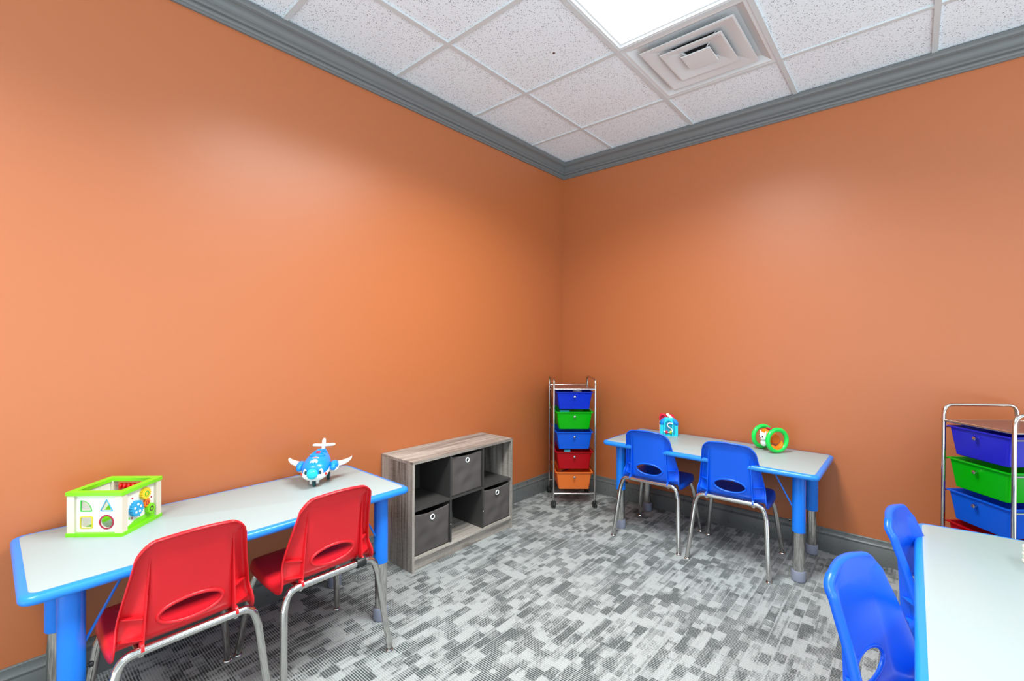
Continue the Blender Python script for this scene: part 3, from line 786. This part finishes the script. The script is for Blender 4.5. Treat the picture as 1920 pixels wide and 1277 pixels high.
for k, (x, y, m) in enumerate([(-.058, -.018, 'orange'), (-.048, -.030, 'lime'), (-.036, -.033, 'maroon'), (-.010, -.030, 'purple'), (-.002, -.036, 'sky'), (-.034, .034, 'redbead'), (-.014, -.026, 'yellow'), (.052, .010, 'maroon')]):
    plate('painted_flower', [at(arc(0, 0, .0032, 0, 2*pi, 8)[:-1], x, y)], .001, m, gp, face(pi/2, h-.0095+.0007))
# back panels: meadow on the left rear side (local -x), open bead frame at local +y
bp_ = plate('meadow_panel', [sqr(pw, ph_)], .005, 'white_board', t, face(-pi/2, h-.012))
hill2 = [(-pw, -ph_), (pw, -ph_)]+[(pw-2*pw*k/12, -ph_+.002+.046*max(0, k/12-.45)/.55) for k in range(13)]
plate('painted_meadow', [hill2], .0012, 'lime', bp_, face(-pi/2, h-.012-.0032))
MB().tube([(-h+.02, h-.012, ht-.032), (h-.02, h-.012, ht-.032)], .0016, 8).build('bead_rod', 'steel', t)
for k in range(7):
    MB().ell((-.045+k*.0148, h-.012, ht-.032), (.0072, .0108, .0108), 16, 10).build('bead', 'redbead', t)

# ------------------------------------------------------------------ toy airplane
hd = atan2(-.624, .782)
t = thing('toy_airplane', 'blue and white toy airplane with a face on left table', 'toy', (.200, -2.230, TZ+.0012), hd)
def loft(name, secs, m, par, n=28, zlim=None):
    """secs: (x, cz, halfwidth, halfheight)"""
    rings = []
    for x, cz, a, b in secs:
        rings.append([(x, a*cos(2*pi*k/n), cz+b*sin(2*pi*k/n)) for k in range(n)])
    return MB().loops(rings).build(name, m, par, smooth=50)
S_ = [(.098, .066, .018, .018), (.092, .068, .036, .030), (.078, .071, .049, .038), (.055, .076, .056, .043), (.025, .082, .058, .046), (-.005, .087, .055, .045), (-.035, .091, .048, .040), (-.065, .096, .037, .034), (-.095, .103, .025, .026), (-.118, .110, .014, .018), (-.126, .113, .005, .007)]
def deck(x, y):   # height of the fuselage top
    for k in range(len(S_)-1):
        x0, c_0, a0, b0 = S_[k]; x1, c_1, a1, b1 = S_[k+1]
        if x1 <= x <= x0:
            s = (x0-x)/(x0-x1); a = a0+(a1-a0)*s; b = b0+(b1-b0)*s; cz = c_0+(c_1-c_0)*s
            return cz+b*sqrt(max(0, 1-(y/a)**2))
    return .1
loft('fuselage', S_, 'toyblue', t)
loft('belly', [(x+.0015, cz-.012-(.004 if x > .05 else 0), a*1.0+.0008, b-.010) for x, cz, a, b in S_[:8]], 'toywhite', t)
MB().ell((.108, 0, .066), (.018, .0235, .0225)).build('nose', 'toycyan', t)
for sy in (-1, 1):
    e = MB().ell((.0885, sy*.0300, .070), (.007, .012, .015)).build('eye', 'toywhite', t)
    MB().ell((.0945, sy*.0300, .069), (.003, .0055, .0085)).build('pupil', 'wheel', e)
    MB().ell((.078, sy*.0500, .058), (.006, .005, .006)).build('cheek', 'button', t)
    # engine on the wing and the wing itself, swept back a little
    MB().loops([[(-.012+x*.9-.018*k, sy*(.045+.034*k), .070+.004*k+z) for x, z in rrect(-.030, -.008, .030, .008, .0075, 5)] for k in (0, 1)]).build('wing', 'toyblue', t, smooth=50)
    MB().loops([[(-.030+x*(1-.25*k)-.028*k, sy*(.079+.045*k), .072+(.008*k*k)+z) for x, z in rrect(-.026, -.0085, .026, .0085, .008, 5)] for k in (0, .3, .6, .85)] +
               [[(-.054+x, sy*.128, .083+z) for x, z in rrect(-.019, -.0075, .019, .0075, .007, 5)]]+[[(-.056+x*.9, sy*.139, .094+z) for x, z in rrect(-.014, -.005, .014, .005, .0045, 5)]]).build('wing_tip', 'toywhite', t, smooth=50)
    MB().ell((.004, sy*.072, .078), (.038, .0185, .019)).build('engine', 'toyblue', t)
    MB().ell((.036, sy*.072, .072), (.012, .013, .0125)).build('propeller_hub', 'toyblue', t)
    MB().ell((-.002, sy*.070, .063), (.040, .020, .014)).build('engine_underside', 'toywhite', t)
    MB().loops([[(-.118+x*1-.006*k, sy*(.004+.046*k), .142+z) for x, z in rrect(-.016+.003*k, -.005, .016-.003*k, .005, .0045, 4)] for k in (0, .5, .9)]+[[(-.124+x, sy*.051, .142+z) for x, z in rrect(-.008, -.002, .008, .002, .0015, 4)]]).build('tail_plane', 'toywhite', t, smooth=50)
MB().loops([[(-.116+x*(1-.35*k)-.010*k, y, .120+.052*k) for x, y in rrect(-.020, -.007, .020, .007, .006, 4)] for k in (0, .5, .85)]+[[(-.126+x*.5, y*.6, .171) for x, y in rrect(-.020, -.007, .020, .007, .006, 4)]]).build('tail_fin', 'toywhite', t, smooth=50)
MB().ell((-.008, .0, .1325), (.012, .0125, .006)).build('button', 'button', t)
MB().tube([(.012+.018*cos(k*pi/14), .030*sin(k*pi/14), deck(.012+.018*cos(k*pi/14), .030*sin(k*pi/14))+.001) for k in range(28)], .004, 8, closed=True).build('cockpit_rim', 'toyblue', t)
MB().ell((.012, 0, .1175), (.0165, .028, .0105)).build('cockpit_recess', 'blue_metal', t)
MB().tube([(-.050+.022*cos(k*pi/14), .026*sin(k*pi/14), deck(-.050+.022*cos(k*pi/14), .026*sin(k*pi/14))+.002) for k in range(28)], .004, 8, closed=True).build('seat_rim', 'toyblue', t)
MB().ell((-.050, 0, .1225), (.020, .0235, .0095)).build('seat_recess', 'blue_metal', t)
# white badges on the nose deck: capsule with red lettering smudge, and the white animal emblem
def decal(name, outline, m, par, lift=.0012):
    vs = []; bm = bmesh.new()
    bv = [bm.verts.new((x, y, 0)) for x, y in outline]; fc = bm.faces.new(bv)
    r = bmesh.ops.triangulate(bm, faces=[fc]); bmesh.ops.subdivide_edges(bm, edges=bm.edges[:], cuts=3, use_grid_fill=True)
    for v in bm.verts: v.co.z = deck(v.co.x, v.co.y)+lift
    me = bpy.data.meshes.new(name); bm.to_mesh(me); bm.free(); me.materials.append(M[m])
    o = bpy.data.objects.new(name, me); COL.objects.link(o); o.parent = par
    md = o.modifiers.new('solid', 'SOLIDIFY'); md.thickness = .0008; md.offset = 1
    return o
bd = decal('badge', [(.046+.0055*sin(a), .013*cos(a)) for a in [2*pi*k/20 for k in range(20)]], 'toywhite', t)
for k in range(4): decal('badge_mark', [(.0445, -.0085+k*.0048), (.0485, -.0085+k*.0048), (.0485, -.0052+k*.0048), (.0445, -.0052+k*.0048)], 'button', bd, .0024)
em = [(.0600, -.004), (.0600, .006), (.064, .013), (.072, .015), (.080, .013), (.080, .008), (.0765, .0075), (.0765, .001), (.080, .0), (.080, -.006), (.074, -.007), (.073, -.012), (.078, -.012), (.078, -.0155), (.070, -.016), (.066, -.014), (.0665, -.008)]
decal('elephant_emblem', em, 'toywhite', t)
for (x, y) in ((.068, 0), (-.030, .040), (-.030, -.040)):
    w0 = MB().lathe([(.006, -.0055), (.0155, -.0055), (.0175, -.003), (.0175, .003), (.0155, .0055), (.006, .0055)], (x, y, .0176), 28, (0, 1, 0)).build('wheel', 'wheel', t)
    MB().lathe([(.003, -.0068), (.0085, -.0068), (.0085, .0068), (.003, .0068)], (x, y, .0176), 20, (0, 1, 0)).build('wheel_hub', 'cap', w0)
st = MB()
for sy in (-1, 1): st.box((.058, sy*.0080, .014), (.076, sy*.0185, .046))
st.build('nose_strut', 'toywhite', t, bevel=.002)
MB().box((-.040, -.033, .030), (-.020, -.020, .055)).box((-.040, .020, .030), (-.020, .033, .055)).tube([(-.030, -.036, .0176), (-.030, .036, .0176)], .004, 10).box((-.036, .0325, .014), (-.024, .029, .036)).box((-.036, -.0325, .014), (-.024, -.029, .036)).build('main_strut', 'toywhite', t, bevel=.001)
MB().tube([(.0835-.003*cos(k*pi/8-pi/2)**2, .020*sin(-pi/2+k*pi/8)*.8, .046-.006*cos(-pi/2+k*pi/8)) for k in range(9)], .0012, 6).build('smile', 'wheel', t)

# ------------------------------------------------------------------ activity house toy (right table)
t = thing('activity_house_toy', 'turquoise, blue and red activity house toy behind left blue chair', 'toy', (.985, -.135, TZ+.0012), radians(24))
def arch(w_, hs, ht2, n=14, ry=None):  # straight sides to hs then an arch to ht2
    return [(-w_, 0), (w_, 0), (w_*.98, hs)]+[(w_*.98*cos(a), hs+(ht2-hs)*sin(a)) for a in [pi*k/n for k in range(1, n)]]+[(-w_*.98, hs)]
F0 = Matrix.Translation((0, -.030, 0)) @ Matrix.Rotation(pi/2, 4, 'X')
body = rpoly([(-.056, 0), (.056, 0), (.055, .070), (.044, .102), (.026, .120), (-.026, .120), (-.044, .102), (-.055, .070)], .006)
plate('body', [body], .050, 'toycyan', t, Matrix.Translation((0, .0, 0)) @ Matrix.Rotation(pi/2, 4, 'X'), bevel=.002)
plate('arch_frame', [arch(.030, .085, .122), arch(.0235, .080, .105)[::-1]], .008, 'toycyan', t, Matrix.Translation((-.003, -.0300, .0)) @ Matrix.Rotation(pi/2, 4, 'X'), bevel=.0015)
gp2 = plate('perforated_panel', [arch(.038, .060, .104)], .003, 'teal', t, Matrix.Translation((.0, -.0280, .012)) @ Matrix.Rotation(pi/2, 4, 'X'))
dots = MB()
for i in range(9):
    for j in range(9):
        x = -.032+i*.008; z = .024+j*.0085
        if abs(x) < .034-.0009*j*j*.25: dots.lathe([(.0015, 0), (.0015, .0008)], (x, -.0295, z), 6, (0, -1, 0))
tag(dots.build('perforations', 'ink', gp2, smooth=0), kind='stuff')
sp_ = [(-.036, .026), (-.028, .024), (-.012, .020), (.008, .020), (.018, .024), (.022, .034), (.014, .046), (-.004, .056), (-.012, .070), (-.004, .083), (.010, .083), (.024, .080)]
MB().tube(fillet([(x, -.036, z+.006) for x, z in sp_], .006, 4), .0032, 10).build('bead_track', 'toywhite', t)
MB().ell((-.016, -.037, .028), (.0085, .0085, .0105)).build('bead', 'toyred', t)
MB().ell((.010, -.037, .028), (.0085, .0085, .0105)).build('bead', 'lime2', t)
for sx in (-1, 1):
    MB().ell((sx*.040, -.010, .094), (.0165, .028, .030), xf=Matrix.Rotation(sx*-.62, 3, 'Y')).build('shoulder', 'toyblue', t)
MB().box((-.062, .028, 0), (.045, .060, .10)).build('rear_body', 'toywhite', t, bevel=.008)
MB().loops([[(x, y, z) for x, z in [(-.062, .09), (.046, .10), (.030, .136), (-.058, .140)]] for y in (.030, .058)]).build('roof', 'toyred', t, smooth=0, bevel=.006)
MB().tube([(-.040+.020*cos(a), .022, .112+.024*sin(a)) for a in [k*pi/10 for k in range(20)]], .0055, 12, closed=True).build('steering_ring', 'toyred', t)
MB().loops([[(x0+x, .0, z0+z) for x, z in ((-.006, 0), (.006, 0.003), (.006, .010), (-.006, .008))] for x0, z0 in ((-.012, .140), )]+[[(.014+x, -.012, .118+z) for x, z in ((-.006, 0), (.006, 0.003), (.006, .010), (-.006, .008))]]).build('slide', 'toywhite', t, smooth=0)

# ------------------------------------------------------------------ rolling ring rattle (right table)
P0 = Vector((1.655, -.195)); P1 = Vector((1.563, -.121)); ax = atan2((P1-P0).y, (P1-P0).x)
mid = (P0+P1)/2
t = thing('roller_rattle_toy', 'green ringed roller toy with orange and white animal on right table', 'toy', (mid.x, mid.y, TZ+.0012), ax)
R0, rr, hs = .0620, .0125, (P1-P0).length/2
for sx in (-1, 1):
    yw = sx*0.0
    MB().tube([(sx*hs, (R0)*cos(a), R0+rr+R0*sin(a)) for a in [k*2*pi/48 for k in range(48)]], rr, 16, closed=True).build('ring', 'ring', t)
zc = R0+rr
MB().loops([[(x, r*cos(2*pi*k/24), zc+.006+r*.95*sin(2*pi*k/24)) for k in range(24)] for x, r in ((-.044, .018), (-.040, .028), (-.025, .034), (0, .036), (.025, .034), (.040, .028), (.044, .018))]).build('body', 'orange', t, smooth=60)
# the near end shows a hollow brown core and a curled orange tail
MB().lathe([(.024, 0), (.026, .006), (.010, .004)], (-.043, 0, zc+.004), 24, (-1, 0, 0)).build('hub', 'orange_dk', t)
MB().tube([(-.048-.001*k, .040*cos(a), zc-.004+.046*sin(a)) for k, a in enumerate([pi*1.02+k*pi/12*1.0 for k in range(11)])], [.002, .009, .013, .015, .015, .015, .015, .014, .012, .009, .002], 14).build('tail', 'orange', t)
MB().tube([(.048, .040*cos(a), zc-.004+.044*sin(a)) for a in [pi*1.0+k*pi/12 for k in range(9)]], [.002, .008, .010, .010, .010, .010, .010, .008, .002], 14).build('foot', 'orange', t)
hx = Matrix.Identity(3)
MB().ell((.004, .026, zc+.020), (.038, .022, .036)).build('mane', 'orange', t)
hd_ = MB().ell((.004, .040, zc+.010), (.029, .018, .029)).build('head', 'toywhite', t)
for sx in (-1, 1):
    MB().loops([[(.004+sx*(.019+.004*q)+.009*cos(2*pi*k/10)*(1-q), .042+.006*sin(2*pi*k/10)*(1-q), zc+.028+.020*q) for k in range(10)] for q in (0, .5, .95)]).build('ear', 'toywhite', hd_, smooth=60)
    MB().ell((.004+sx*.012, .0560, zc+.012), (.0045, .003, .0062), 12, 8).build('eye', 'wheel', hd_)
MB().ell((.004, .0585, zc+.004), (.0038, .003, .003), 12, 8).build('muzzle', 'maroon', hd_)
MB().ell((.006, .036, zc-.026), (.020, .016, .022)).build('belly', 'toywhite', t)
for k in range(4):
    MB().ell((-.026+k*.013, .006, zc+.056), (.0075, .010, .0075), 14, 10).build('bead', 'purple', t)

# ------------------------------------------------------------------ stack of cards at the right edge
base = Vector((2.498, -1.178))
for k in range(5):
    zz = TZ+.0014+k*.0105
    o = MB().prism(rrect(.0+.001*(k % 2), -.13, .12, .0, .014, 5), 0, .0100).build('board_card', 'card' if k % 2 else 'card2', bevel=.003)
    o.location = (base.x, base.y, zz); o.rotation_euler = (0, 0, radians(8))
    tag(o, ['pale ribbed card at the very bottom of small stack on right table', 'pale card second from bottom of small stack at right edge', 'pale card in the middle of small stack at right edge', 'pale card second from top of small stack at right edge', 'pale card topmost of small stack on right table'][k], 'card', 'stack of cards on the right table')
    if k in (1, 2, 3):
        MB().box((.012+.004*k, -.1302, .003), (.020+.006*k, -.1312, .0065)).build('printed_mark', 'ink', o, smooth=0)
